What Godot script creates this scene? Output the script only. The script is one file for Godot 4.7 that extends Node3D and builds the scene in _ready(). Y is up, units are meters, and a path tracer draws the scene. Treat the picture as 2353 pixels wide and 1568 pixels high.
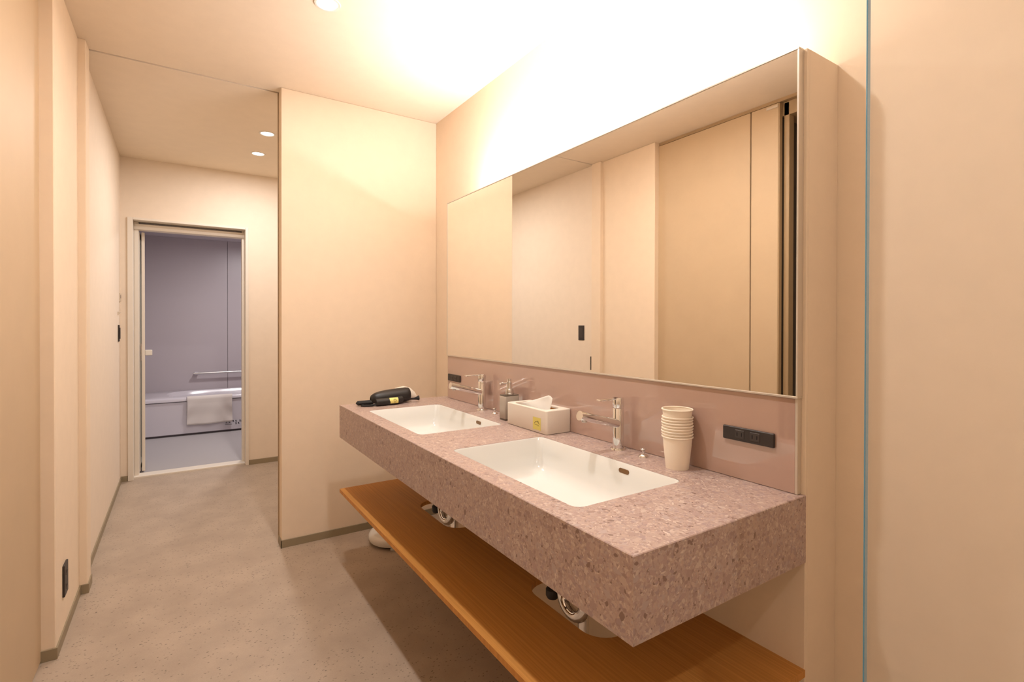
extends Node3D

# ------------------------------------------------------------------ lens
const F_PX := 1170.746
const IMG_W := 2353.0
const IMG_H := 1568.0
const SHIFT_X := 3.026
const SHIFT_Y := -34.348
const CAM_H := 1.177
const YAW := 33.246
const PITCH := -0.344
const ROLL := 0.095
# ------------------------------------------------------------------ light
const STRIP := Color(1.0, 1.0, 1.06)
const WARM := Color(1.0, 0.98, 0.97)        # linear
const COOL := Color(1.0, 0.955, 0.945)
const EXPOSURE := 1.0
const E_DOWN := 0.95
const E_REAR := 0.72
const E_HALL := 0.90
const E_STRIP := 2.3
const E_BATH := 1.9
# ------------------------------------------------------------------ room
const H := 2.40
const WX := 1.322      # right wall
const FX := 1.182      # face of the furred vanity wall
const MX := 1.162      # face of mirror
const SX := 1.1665      # face of splashback
const ZP := -2.881     # partition, near face
const ZQ := -2.961     # partition, far face
const XP := 0.445      # partition edge
const ZB := -4.717     # end wall of the hall
const XL := -0.363     # left wall
const XD := -0.402     # sliding door
const CY := 0.789      # counter top
const CX := 0.631      # counter front
const Z0 := -0.597     # counter, near end
const Z1 := -2.456     # counter, far end

var M := {}
var used := {}
var rng := RandomNumberGenerator.new()


func lin(r: float, g: float, b: float) -> Color:
	return Color(r, g, b).linear_to_srgb()


func _ready() -> void:
	rng.seed = 7
	camera_and_sky()
	materials()
	lamps()
	room()
	hall_end()
	bathroom()
	vanity()
	counter_things()
	under_counter()
	wall_fittings()


func camera_and_sky() -> void:
	var c := Camera3D.new()
	c.name = "camera"
	var y := deg_to_rad(YAW)
	var p := deg_to_rad(PITCH)
	var r := deg_to_rad(ROLL)
	var fw := Vector3(sin(y), 0, -cos(y))
	var rt := Vector3(cos(y), 0, sin(y))
	var up := Vector3.UP
	var fw2 := fw * cos(p) + up * sin(p)
	var up2 := up * cos(p) - fw * sin(p)
	var rt3 := rt * cos(r) + up2 * sin(r)
	var up3 := up2 * cos(r) - rt * sin(r)
	c.transform = Transform3D(Basis(rt3, up3, -fw2), Vector3(0, CAM_H, 0))
	c.projection = Camera3D.PROJECTION_FRUSTUM
	c.keep_aspect = Camera3D.KEEP_HEIGHT
	c.near = 0.05
	c.far = 50.0
	c.size = c.near * IMG_H / F_PX
	c.frustum_offset = Vector2(-SHIFT_X, SHIFT_Y) * c.near / F_PX
	add_child(c)
	c.current = true
	var we := WorldEnvironment.new()
	we.name = "world_environment"
	var e := Environment.new()
	e.background_mode = Environment.BG_COLOR
	e.background_color = Color.BLACK
	e.tonemap_mode = Environment.TONE_MAPPER_LINEAR
	e.tonemap_exposure = EXPOSURE
	e.sdfgi_enabled = true
	e.ssao_enabled = true
	e.ssil_enabled = true
	we.environment = e
	add_child(we)


# ================================================================== naming
func numbered(n: String) -> String:
	if not used.has(n):
		used[n] = 0
		return n
	used[n] += 1
	return "%s_%03d" % [n, used[n]]


func tag(o: Node3D, label: String, category: String, group := "") -> Node3D:
	o.set_meta("label", label)
	o.set_meta("category", category)
	if group:
		o.set_meta("group", group)
	return o


func thing(n: String, label: String, category: String, at := Vector3.ZERO, turn := 0.0, group := "") -> Node3D:
	var o := Node3D.new()
	o.name = numbered(n)
	o.position = at
	o.rotation.y = turn
	add_child(o)
	return tag(o, label, category, group)


func obj(n: String, st: SurfaceTool, m: Material, parent: Node3D = null, label := "") -> MeshInstance3D:
	var o := MeshInstance3D.new()
	st.generate_normals()
	o.mesh = st.commit()
	o.material_override = m
	if parent == null:
		o.name = numbered(n)
		add_child(o)
	else:
		o.name = n
		parent.add_child(o, true)
	if label:
		o.set_meta("label", label)
	return o


func struct(n: String, st: SurfaceTool, m: Material, label := "", category := "") -> MeshInstance3D:
	var o := obj(n, st, m)
	o.set_meta("kind", "structure")
	if label:
		tag(o, label, category)
	return o


# ================================================================== shapes
func new_st() -> SurfaceTool:
	var st := SurfaceTool.new()
	st.begin(Mesh.PRIMITIVE_TRIANGLES)
	st.set_smooth_group(-1)
	return st


func tri(st: SurfaceTool, a: Vector3, b: Vector3, c: Vector3, n: Vector3) -> void:
	if (b - a).cross(c - a).dot(n) > 0.0:
		var t := b
		b = c
		c = t
	for v in [a, b, c]:
		st.add_vertex(v)


func quad(st: SurfaceTool, a: Vector3, b: Vector3, c: Vector3, d: Vector3, n: Vector3) -> void:
	tri(st, a, b, c, n)
	tri(st, a, c, d, n)


# a box between two corners with chamfered edges
func bx(st: SurfaceTool, lo: Vector3, hi: Vector3, b := 0.0) -> SurfaceTool:
	var c := (lo + hi) * 0.5
	var h := (hi - lo).abs() * 0.5
	b = minf(b, minf(h.x, minf(h.y, h.z)) * 0.9)
	st.set_smooth_group(-1)
	for ax in 3:
		var u := (ax + 1) % 3
		var v := (ax + 2) % 3
		for s in [-1.0, 1.0]:
			var n := Vector3.ZERO
			n[ax] = s
			var p: Array[Vector3] = []
			for q in [[-1, -1], [1, -1], [1, 1], [-1, 1]]:
				var w := c
				w[ax] += s * h[ax]
				w[u] += q[0] * (h[u] - b)
				w[v] += q[1] * (h[v] - b)
				p.append(w)
			quad(st, p[0], p[1], p[2], p[3], n)
	if b > 0.0:
		for ax in 3:
			var u := (ax + 1) % 3
			var v := (ax + 2) % 3
			for su in [-1.0, 1.0]:
				for sv in [-1.0, 1.0]:
					var n := Vector3.ZERO
					n[u] = su
					n[v] = sv
					var p: Array[Vector3] = []
					for q in [[-1, 0], [1, 0], [1, 1], [-1, 1]]:
						var w := c
						w[ax] += q[0] * (h[ax] - b)
						w[u] += su * (h[u] - (b if q[1] == 0 else 0.0))
						w[v] += sv * (h[v] - (0.0 if q[1] == 0 else b))
						p.append(w)
					quad(st, p[0], p[1], p[2], p[3], n)
		for sx in [-1.0, 1.0]:
			for sy in [-1.0, 1.0]:
				for sz in [-1.0, 1.0]:
					var s := Vector3(sx, sy, sz)
					var w := c + s * h
					tri(st, w - Vector3(sx * b, sy * b, 0), w - Vector3(0, sy * b, sz * b), w - Vector3(sx * b, 0, sz * b), s)
	return st


func box(lo: Vector3, hi: Vector3, b := 0.0) -> SurfaceTool:
	return bx(new_st(), lo, hi, b)


# rings of equal length joined; out is a rough outward sign: +1 when the rings run anticlockwise seen from where the stack goes
func loft(st: SurfaceTool, rings: Array, closed := true, flip := false, group := 1) -> void:
	st.set_smooth_group(group)
	for i in rings.size() - 1:
		var a: PackedVector3Array = rings[i]
		var b: PackedVector3Array = rings[i + 1]
		var n := a.size()
		for k in (n if closed else n - 1):
			var k2 := (k + 1) % n
			var q := [a[k], a[k2], b[k2], a[k], b[k2], b[k]]
			if flip:
				q = [a[k], b[k2], a[k2], a[k], b[k], b[k2]]
			for t in [0, 3]:
				if q[t].distance_squared_to(q[t + 1]) < 1e-14 or q[t + 1].distance_squared_to(q[t + 2]) < 1e-14 or q[t].distance_squared_to(q[t + 2]) < 1e-14:
					continue
				for j in 3:
					st.add_vertex(q[t + j])
	st.set_smooth_group(-1)


func fan(st: SurfaceTool, ring: PackedVector3Array, n: Vector3) -> void:
	var c := Vector3.ZERO
	for p in ring:
		c += p
	c /= ring.size()
	for k in ring.size():
		tri(st, c, ring[k], ring[(k + 1) % ring.size()], n)


# surface of revolution about y; profile of (radius, height) from bottom to top
func lathe(st: SurfaceTool, profile: Array, at := Vector3.ZERO, segs := 28, basis := Basis.IDENTITY) -> SurfaceTool:
	var rings := []
	for p in profile:
		var ring := PackedVector3Array()
		for k in segs:
			var a := TAU * k / segs
			ring.append(at + basis * Vector3(p.x * cos(a), p.y, p.x * sin(a)))
		rings.append(ring)
	var g := 1
	for i in profile.size() - 1:
		if i > 0:
			var d0: Vector2 = (profile[i] - profile[i - 1]).normalized()
			var d1: Vector2 = (profile[i + 1] - profile[i]).normalized()
			if d0.dot(d1) < 0.72:
				g += 1
		loft(st, [rings[i], rings[i + 1]], true, false, g)
	return st


# a round tube along points
func tube(st: SurfaceTool, path: Array, r: float, segs := 16, caps := true, r_end := -1.0) -> SurfaceTool:
	var rings := []
	var t0: Vector3 = (path[1] - path[0]).normalized()
	var u := t0.cross(Vector3.UP if absf(t0.y) < 0.9 else Vector3.RIGHT).normalized()
	for i in path.size():
		var t: Vector3
		if i == 0:
			t = t0
		elif i == path.size() - 1:
			t = (path[i] - path[i - 1]).normalized()
		else:
			t = ((path[i] - path[i - 1]).normalized() + (path[i + 1] - path[i]).normalized()).normalized()
		u = (u - t * u.dot(t)).normalized()
		var v := t.cross(u)
		var rr := r if r_end < 0.0 else lerpf(r, r_end, float(i) / (path.size() - 1))
		var ring := PackedVector3Array()
		for k in segs:
			var a := TAU * k / segs
			ring.append(path[i] + (u * cos(a) + v * sin(a)) * rr)
		rings.append(ring)
	loft(st, rings, true, true)
	if caps:
		fan(st, rings[0], -t0)
		fan(st, rings[-1], (path[-1] - path[-2]).normalized())
	return st


func bend(a: Vector3, corner: Vector3, b: Vector3, n := 8) -> Array:
	var out := []
	for i in n + 1:
		var t := float(i) / n
		out.append(a.lerp(corner, t).lerp(corner.lerp(b, t), t))
	return out


# rounded rectangle in the xz plane
func rrect(x0: float, x1: float, z0: float, z1: float, r: float, y: float, n := 6) -> PackedVector3Array:
	var out := PackedVector3Array()
	for q in [[x1 - r, z1 - r, 0.0], [x0 + r, z1 - r, 90.0], [x0 + r, z0 + r, 180.0], [x1 - r, z0 + r, 270.0]]:
		for i in n + 1:
			var a := deg_to_rad(q[2] + 90.0 * i / n)
			out.append(Vector3(q[0] + r * cos(a), y, q[1] + r * sin(a)))
	return out


# a flat outline (x, z) pushed between two heights
func prism(st: SurfaceTool, poly: PackedVector2Array, y0: float, y1: float, xf := Transform3D.IDENTITY) -> SurfaceTool:
	st.set_smooth_group(-1)
	var idx := Geometry2D.triangulate_polygon(poly)
	for i in range(0, idx.size(), 3):
		var p: Array[Vector2] = [poly[idx[i]], poly[idx[i + 1]], poly[idx[i + 2]]]
		for s in [[y1, 1.0], [y0, -1.0]]:
			tri(st, xf * Vector3(p[0].x, s[0], p[0].y), xf * Vector3(p[1].x, s[0], p[1].y), xf * Vector3(p[2].x, s[0], p[2].y), xf.basis * Vector3(0, s[1], 0))
	var ccw := not Geometry2D.is_polygon_clockwise(poly)
	for i in poly.size():
		var a := poly[i]
		var b := poly[(i + 1) % poly.size()]
		var d := (b - a).normalized()
		var n := Vector3(d.y, 0, -d.x) * (1.0 if ccw else -1.0)
		quad(st, xf * Vector3(a.x, y0, a.y), xf * Vector3(b.x, y0, b.y), xf * Vector3(b.x, y1, b.y), xf * Vector3(a.x, y1, a.y), xf.basis * n)
	return st


func round_poly(x0: float, x1: float, z0: float, z1: float, r: float, n := 5) -> PackedVector2Array:
	var out := PackedVector2Array()
	for v in rrect(x0, x1, z0, z1, r, 0.0, n):
		out.append(Vector2(v.x, v.z))
	return out


# ================================================================== materials
func mat(n: String, c: Color, rough := 0.6, metal := 0.0, spec := 0.5) -> StandardMaterial3D:
	var m := StandardMaterial3D.new()
	m.resource_name = n
	m.albedo_color = c
	m.roughness = rough
	m.metallic = metal
	m.metallic_specular = spec
	M[n] = m
	return m


func planar(m: StandardMaterial3D, t: Texture2D, scale: float, world := true) -> void:
	m.albedo_texture = t
	m.uv1_triplanar = true
	m.uv1_world_triplanar = world
	m.uv1_triplanar_sharpness = 8.0
	m.uv1_scale = Vector3.ONE * scale


func noise_tex(freq: float, lo: Color, hi: Color, seed_: int, oct := 4, size := 256) -> NoiseTexture2D:
	var n := FastNoiseLite.new()
	n.noise_type = FastNoiseLite.TYPE_SIMPLEX_SMOOTH
	n.frequency = freq
	n.fractal_octaves = oct
	n.seed = seed_
	var t := NoiseTexture2D.new()
	t.width = size
	t.height = size
	t.seamless = true
	t.noise = n
	var g := Gradient.new()
	g.set_color(0, lo)
	g.set_color(1, hi)
	t.color_ramp = g
	return t


func materials() -> void:
	var w := mat("wall_paint", lin(0.86, 0.70, 0.53), 0.75, 0.0, 0.35)
	planar(w, noise_tex(0.03, Color(0.985, 0.985, 0.985), Color.WHITE, 3), 1.3)
	w = mat("ceiling_paint", lin(0.875, 0.745, 0.59), 0.85, 0.0, 0.3)
	planar(w, noise_tex(0.03, Color(0.985, 0.985, 0.985), Color.WHITE, 4), 1.1)
	w = mat("hall_paint", lin(0.85, 0.715, 0.575), 0.75, 0.0, 0.35)
	planar(w, noise_tex(0.03, Color(0.985, 0.985, 0.985), Color.WHITE, 5), 1.3)
	w = mat("door_laminate", lin(0.57, 0.42, 0.265), 0.55, 0.0, 0.5)
	planar(w, noise_tex(0.02, Color(0.98, 0.98, 0.98), Color.WHITE, 6), 0.8)
	mat("jamb_brown", lin(0.38, 0.26, 0.14), 0.5)
	mat("baseboard", lin(0.30, 0.235, 0.145), 0.5)
	mat("dark_gap", lin(0.10, 0.065, 0.035), 0.9)
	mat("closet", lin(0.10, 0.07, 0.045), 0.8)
	mat("white_paint", lin(0.78, 0.72, 0.63), 0.45)
	mat("frame_white", lin(0.78, 0.70, 0.60), 0.4)
	mat("chrome", lin(0.80, 0.80, 0.80), 0.07, 1.0)
	mat("steel", lin(0.62, 0.60, 0.58), 0.28, 1.0)
	mat("mirror", lin(0.93, 0.91, 0.87), 0.01, 1.0)
	mat("mirror_trim", lin(0.66, 0.58, 0.48), 0.35, 0.4)
	var s := mat("splashback", lin(0.48, 0.32, 0.255), 0.04, 0.0, 0.7)
	s.clearcoat_enabled = true
	s.clearcoat = 1.0
	s.clearcoat_roughness = 0.03
	mat("ceramic", lin(0.765, 0.75, 0.705), 0.12, 0.0, 0.5)
	mat("overflow", lin(0.20, 0.10, 0.035), 0.4, 0.5)
	mat("outlet_dark", lin(0.030, 0.022, 0.019), 0.45)
	mat("outlet_face", lin(0.045, 0.034, 0.030), 0.4)
	mat("black_hole", lin(0.004, 0.003, 0.003), 0.9)
	mat("black_plastic", lin(0.016, 0.013, 0.012), 0.42)
	mat("black_rubber", lin(0.010, 0.009, 0.009), 0.7)
	mat("white_plastic", lin(0.76, 0.71, 0.64), 0.4)
	mat("paper", lin(0.92, 0.80, 0.65), 0.7)
	var p := mat("tissue", lin(0.86, 0.83, 0.77), 0.95)
	p.backlight_enabled = true
	p.backlight = lin(0.35, 0.33, 0.30)
	mat("box_board", lin(0.80, 0.72, 0.62), 0.5)
	mat("box_inside", lin(0.85, 0.50, 0.20), 0.8)
	mat("dispenser", lin(0.40, 0.34, 0.28), 0.25)
	mat("dispenser_dark", lin(0.10, 0.075, 0.055), 0.3)
	mat("towel", lin(0.70, 0.63, 0.58), 0.95)
	p = mat("cloth_pale", lin(0.80, 0.72, 0.60), 0.9)
	mat("bath_wall", lin(0.52, 0.465, 0.485), 0.35)
	mat("bath_floor", lin(0.42, 0.385, 0.38), 0.55)
	mat("bath_white", lin(0.66, 0.615, 0.65), 0.18)
	mat("bath_dark", lin(0.12, 0.10, 0.105), 0.6)
	var g := mat("door_glass", Color(0.75, 0.8, 0.78, 0.35), 0.08)
	g.transparency = BaseMaterial3D.TRANSPARENCY_ALPHA
	g = mat("screen_glass", Color(0.9, 0.97, 0.97, 0.04), 0.02)
	g.transparency = BaseMaterial3D.TRANSPARENCY_ALPHA
	mat("glass_edge", lin(0.10, 0.33, 0.50), 0.1, 0.0, 0.6)
	var e := mat("lamp_glow", Color.WHITE, 0.5)
	e.emission_enabled = true
	e.emission = WARM.linear_to_srgb()
	e.emission_energy_multiplier = 6.0
	e = mat("strip_glow", Color.WHITE, 0.5)
	e.emission_enabled = true
	e.emission = WARM.linear_to_srgb()
	e.emission_energy_multiplier = 4.0
	e = mat("bath_glow", Color.WHITE, 0.5)
	e.emission_enabled = true
	e.emission = COOL.linear_to_srgb()
	e.emission_energy_multiplier = 3.0
	terrazzo()
	concrete()
	wood()
	printed_things()


func terrazzo() -> void:
	var n := 1024
	var d := PackedByteArray()
	d.resize(n * n * 3)
	var base := FastNoiseLite.new()
	base.seed = 11
	base.frequency = 0.25
	base.fractal_octaves = 2
	var img0 := base.get_seamless_image(256, 256)
	for y in n:
		for x in n:
			var v := img0.get_pixel(x & 255, y & 255).r - 0.5
			var k := (y * n + x) * 3
			d[k] = clampi(int(186 + v * 22), 0, 255)
			d[k + 1] = clampi(int(163 + v * 22), 0, 255)
			d[k + 2] = clampi(int(154 + v * 22), 0, 255)
	var r := RandomNumberGenerator.new()
	r.seed = 5
	var tones := [[198, 176, 166], [176, 152, 145], [190, 168, 160], [168, 143, 135], [206, 188, 178], [182, 157, 151], [186, 168, 165], [194, 169, 157], [172, 150, 148]]
	for i in 15000:
		var big := r.randf()
		var a := lerpf(3.5, 7.5, r.randf())
		if big > 0.66:
			a = lerpf(7.0, 12.0, r.randf())
		if big > 0.95:
			a = lerpf(12.0, 21.0, r.randf())
		var b := a * lerpf(0.35, 0.8, r.randf())
		var t: Array = tones[r.randi() % tones.size()]
		var odd := r.randf()
		if odd < 0.035:
			t = [142, 117, 109]
		elif odd < 0.075:
			t = [218, 202, 192]
			b = a * lerpf(0.18, 0.4, r.randf())
		var th := r.randf() * TAU
		var cx := r.randf() * n
		var cy := r.randf() * n
		var ct := cos(th)
		var sn := sin(th)
		var sk := lerpf(0.15, 0.45, r.randf())
		var R := int(ceil(a * 1.3))
		for yy in range(-R, R + 1):
			for xx in range(-R, R + 1):
				var u := (xx * ct + yy * sn) / a
				var v := (-xx * sn + yy * ct) / b
				var q := absf(u) + absf(v + sk * u)
				q = 0.55 * q + 0.45 * sqrt(u * u + v * v)
				if q < 1.0:
					var k := ((posmod(int(cy) + yy, n)) * n + posmod(int(cx) + xx, n)) * 3
					d[k] = t[0]
					d[k + 1] = t[1]
					d[k + 2] = t[2]
	var im := Image.create_from_data(n, n, false, Image.FORMAT_RGB8, d)
	var m := mat("terrazzo", Color(0.955, 0.945, 0.93), 0.36, 0.0, 0.5)
	planar(m, ImageTexture.create_from_image(im), 1.75)


func concrete() -> void:
	var n := 1024
	var a := FastNoiseLite.new()
	a.seed = 21
	a.frequency = 0.006
	a.fractal_octaves = 5
	a.fractal_gain = 0.55
	var A := a.get_seamless_image(n, n)
	A.convert(Image.FORMAT_L8)
	var ad := A.get_data()
	var d := PackedByteArray()
	d.resize(n * n * 3)
	var r := RandomNumberGenerator.new()
	r.seed = 9
	for i in n * n:
		var v := (ad[i] - 128) * 0.07 + (r.randf() - 0.5) * 7.0
		d[i * 3] = clampi(int(180 + v), 0, 255)
		d[i * 3 + 1] = clampi(int(168 + v), 0, 255)
		d[i * 3 + 2] = clampi(int(156 + v * 0.95), 0, 255)
	for i in 5200:
		var cx := r.randi() % n
		var cy := r.randi() % n
		if ad[cy * n + cx] < 118 and r.randf() < 0.6:
			continue
		var L := 1 + r.randi() % 3
		var tone := lerpf(0.55, 0.82, r.randf())
		for q in L + 1:
			for w in (2 if r.randf() < 0.5 else 1):
				var k := (posmod(cy + w, n) * n + posmod(cx + q, n)) * 3
				for c in 3:
					d[k + c] = int(d[k + c] * tone)
	var im := Image.create_from_data(n, n, false, Image.FORMAT_RGB8, d)
	var m := mat("concrete_floor", Color(0.97, 0.93, 0.885), 0.5, 0.0, 0.4)
	planar(m, ImageTexture.create_from_image(im), 0.62)


func wood() -> void:
	var n := 512
	var a := FastNoiseLite.new()
	a.seed = 31
	a.frequency = 1.0
	a.fractal_octaves = 4
	var d := PackedByteArray()
	d.resize(n * n * 3)
	for y in n:
		for x in n:
			var u := float(x) / n
			var v := float(y) / n
			var g := a.get_noise_2d(u * 60.0, v * 1.6) * 0.6 + a.get_noise_2d(u * 220.0 + 50.0, v * 5.0) * 0.4
			var k := (y * n + x) * 3
			d[k] = clampi(int(232 + g * 30), 0, 255)
			d[k + 1] = clampi(int(168 + g * 26), 0, 255)
			d[k + 2] = clampi(int(98 + g * 20), 0, 255)
	var im := Image.create_from_data(n, n, false, Image.FORMAT_RGB8, d)
	var m := mat("wood", Color(0.86, 0.83, 0.74), 0.5, 0.0, 0.3)
	planar(m, ImageTexture.create_from_image(im), 1.0)
	m.uv1_scale = Vector3(2.2, 2.2, 0.55)


func line(im: Image, a: Vector2, b: Vector2, w: int, c: Color) -> void:
	var n := int(a.distance_to(b)) + 1
	for i in n + 1:
		var p := a.lerp(b, float(i) / n)
		im.fill_rect(Rect2i(int(p.x) - w / 2, int(p.y) - w / 2, w, w), c)


func print_mat(n: String, im: Image, rough := 0.55) -> void:
	var m := mat(n, Color.WHITE, rough)
	m.albedo_texture = ImageTexture.create_from_image(im)


func printed_things() -> void:
	var ink := Color(0.36, 0.32, 0.12)
	var im := Image.create(96, 150, false, Image.FORMAT_RGB8)
	im.fill(Color(0.86, 0.80, 0.42))
	line(im, Vector2(20, 76), Vector2(34, 52), 4, ink)
	line(im, Vector2(34, 52), Vector2(48, 46), 4, ink)
	line(im, Vector2(48, 46), Vector2(56, 62), 4, ink)
	line(im, Vector2(54, 44), Vector2(62, 40), 5, ink)
	line(im, Vector2(62, 40), Vector2(72, 70), 5, ink)
	line(im, Vector2(72, 70), Vector2(82, 74), 4, ink)
	for k in 9:
		im.fill_rect(Rect2i(22 + k * 6, 86, 4, 6), ink)
	for k in 5:
		im.fill_rect(Rect2i(48 + k * 6, 98, 4, 4), ink)
	print_mat("label_print", im)
	im = Image.create(96, 80, false, Image.FORMAT_RGB8)
	im.fill(Color(0.93, 0.88, 0.52))
	for k in 24:
		var t := TAU * k / 24.0
		line(im, Vector2(58 + 15 * cos(t), 38 + 17 * sin(t)), Vector2(58 + 15 * cos(t + 0.3), 38 + 17 * sin(t + 0.3)), 3, ink)
	line(im, Vector2(48, 40), Vector2(58, 28), 3, ink)
	line(im, Vector2(58, 28), Vector2(68, 44), 3, ink)
	im.fill_rect(Rect2i(44, 62, 30, 4), ink)
	print_mat("dryer_print", im)
	# pictograms on the bath panel
	im = Image.create(260, 120, false, Image.FORMAT_RGB8)
	im.fill(Color(0.83, 0.81, 0.83))
	var k := Color(0.16, 0.14, 0.16)
	line(im, Vector2(18, 60), Vector2(46, 16), 6, k)
	line(im, Vector2(46, 16), Vector2(76, 60), 6, k)
	line(im, Vector2(18, 60), Vector2(76, 60), 6, k)
	for i in 8:
		im.fill_rect(Rect2i(8 + i * 12, 84, 9, 9), k)
	for q in [[112, 16], [150, 16], [206, 16], [150, 62], [186, 60], [228, 24]]:
		im.fill_rect(Rect2i(q[0], q[1], 16, 14), k)
		line(im, Vector2(q[0] + 4, q[1] + 16), Vector2(q[0] + 18, q[1] + 34), 6, k)
		line(im, Vector2(q[0] + 12, q[1] + 16), Vector2(q[0] + 2, q[1] + 34), 5, k)
	print_mat("pictograms", im)


# ================================================================== lamps
func downlight(x: float, z: float, label: String, e: float, bulb := 0.034) -> void:
	var t := thing("ceiling_downlight", label, "downlight", Vector3(x, H, z), 0.0, "ceiling downlights")
	var st := new_st()
	lathe(st, [Vector2(0.037, -0.001), Vector2(0.040, -0.004), Vector2(0.047, -0.004), Vector2(0.049, 0.0)], Vector3.ZERO, 36)
	obj("trim_ring", st, M.white_paint, t)
	st = new_st()
	lathe(st, [Vector2(0.0005, -0.0022), Vector2(bulb, -0.0022), Vector2(bulb + 0.003, -0.0005)], Vector3.ZERO, 32)
	obj("lamp_lens", st, M.lamp_glow, t)
	var l := AreaLight3D.new()
	l.name = "lamp"
	l.area_size = Vector2(0.06, 0.06)
	l.light_color = WARM.linear_to_srgb()
	l.light_energy = e
	l.area_range = 12.0
	l.shadow_enabled = true
	l.position = Vector3(0, -0.008, 0)
	l.rotation.x = -PI / 2
	t.add_child(l)


func lamps() -> void:
	downlight(0.477, -2.030, "bright round downlight in the ceiling over the near room, beside the lit cove", E_DOWN)
	downlight(0.477, -1.050, "second round downlight of the near room, above the nearer basin", E_DOWN)
	downlight(0.478, -3.636, "round downlight in the hall ceiling, the nearer of the two to the partition", E_HALL)
	downlight(0.479, -4.102, "round downlight in the hall ceiling, the one nearer the bathroom door", E_HALL)
	downlight(0.477, 0.450, "third round downlight of the near room, behind the viewer", E_REAR)
	# light strip lying on the ledge behind the mirror
	var t := thing("light_strip", "long warm light strip on the ledge above the vanity mirror", "light strip", Vector3(1.245, 1.757, -1.50))
	obj("channel", box(Vector3(-0.016, 0, -0.71), Vector3(0.016, 0.010, 0.71), 0.002), M.white_paint, t)
	obj("strip_lamp", box(Vector3(-0.011, 0.0101, -0.70), Vector3(0.011, 0.014, 0.70), 0.001), M.strip_glow, t)
	var l := AreaLight3D.new()
	l.name = "lamp"
	l.area_size = Vector2(1.40, 0.022)
	l.light_color = STRIP.linear_to_srgb()
	l.light_energy = E_STRIP
	l.area_range = 10.0
	l.shadow_enabled = true
	l.transform = Transform3D(Basis(Vector3(0, 0, 1), Vector3(1, 0, 0), Vector3(0, -1, 0)), Vector3(0, 0.018, 0))
	t.add_child(l)
	# bathroom ceiling lamp
	t = thing("bathroom_lamp", "round white ceiling lamp of the bathroom above the bathtub", "ceiling lamp", Vector3(0.75, 2.15, -5.75))
	var st := new_st()
	lathe(st, [Vector2(0.115, -0.03), Vector2(0.125, -0.02), Vector2(0.125, 0.0)], Vector3.ZERO, 32)
	obj("base", st, M.white_paint, t)
	st = new_st()
	lathe(st, [Vector2(0.001, -0.055), Vector2(0.06, -0.052), Vector2(0.10, -0.04), Vector2(0.112, -0.026)], Vector3.ZERO, 32)
	obj("shade", st, M.bath_glow, t)
	var o := AreaLight3D.new()
	o.name = "lamp"
	o.area_size = Vector2(0.18, 0.18)
	o.light_color = COOL.linear_to_srgb()
	o.light_energy = E_BATH
	o.area_range = 8.0
	o.shadow_enabled = true
	o.position = Vector3(0, -0.062, 0)
	o.rotation.x = -PI / 2
	t.add_child(o)


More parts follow.
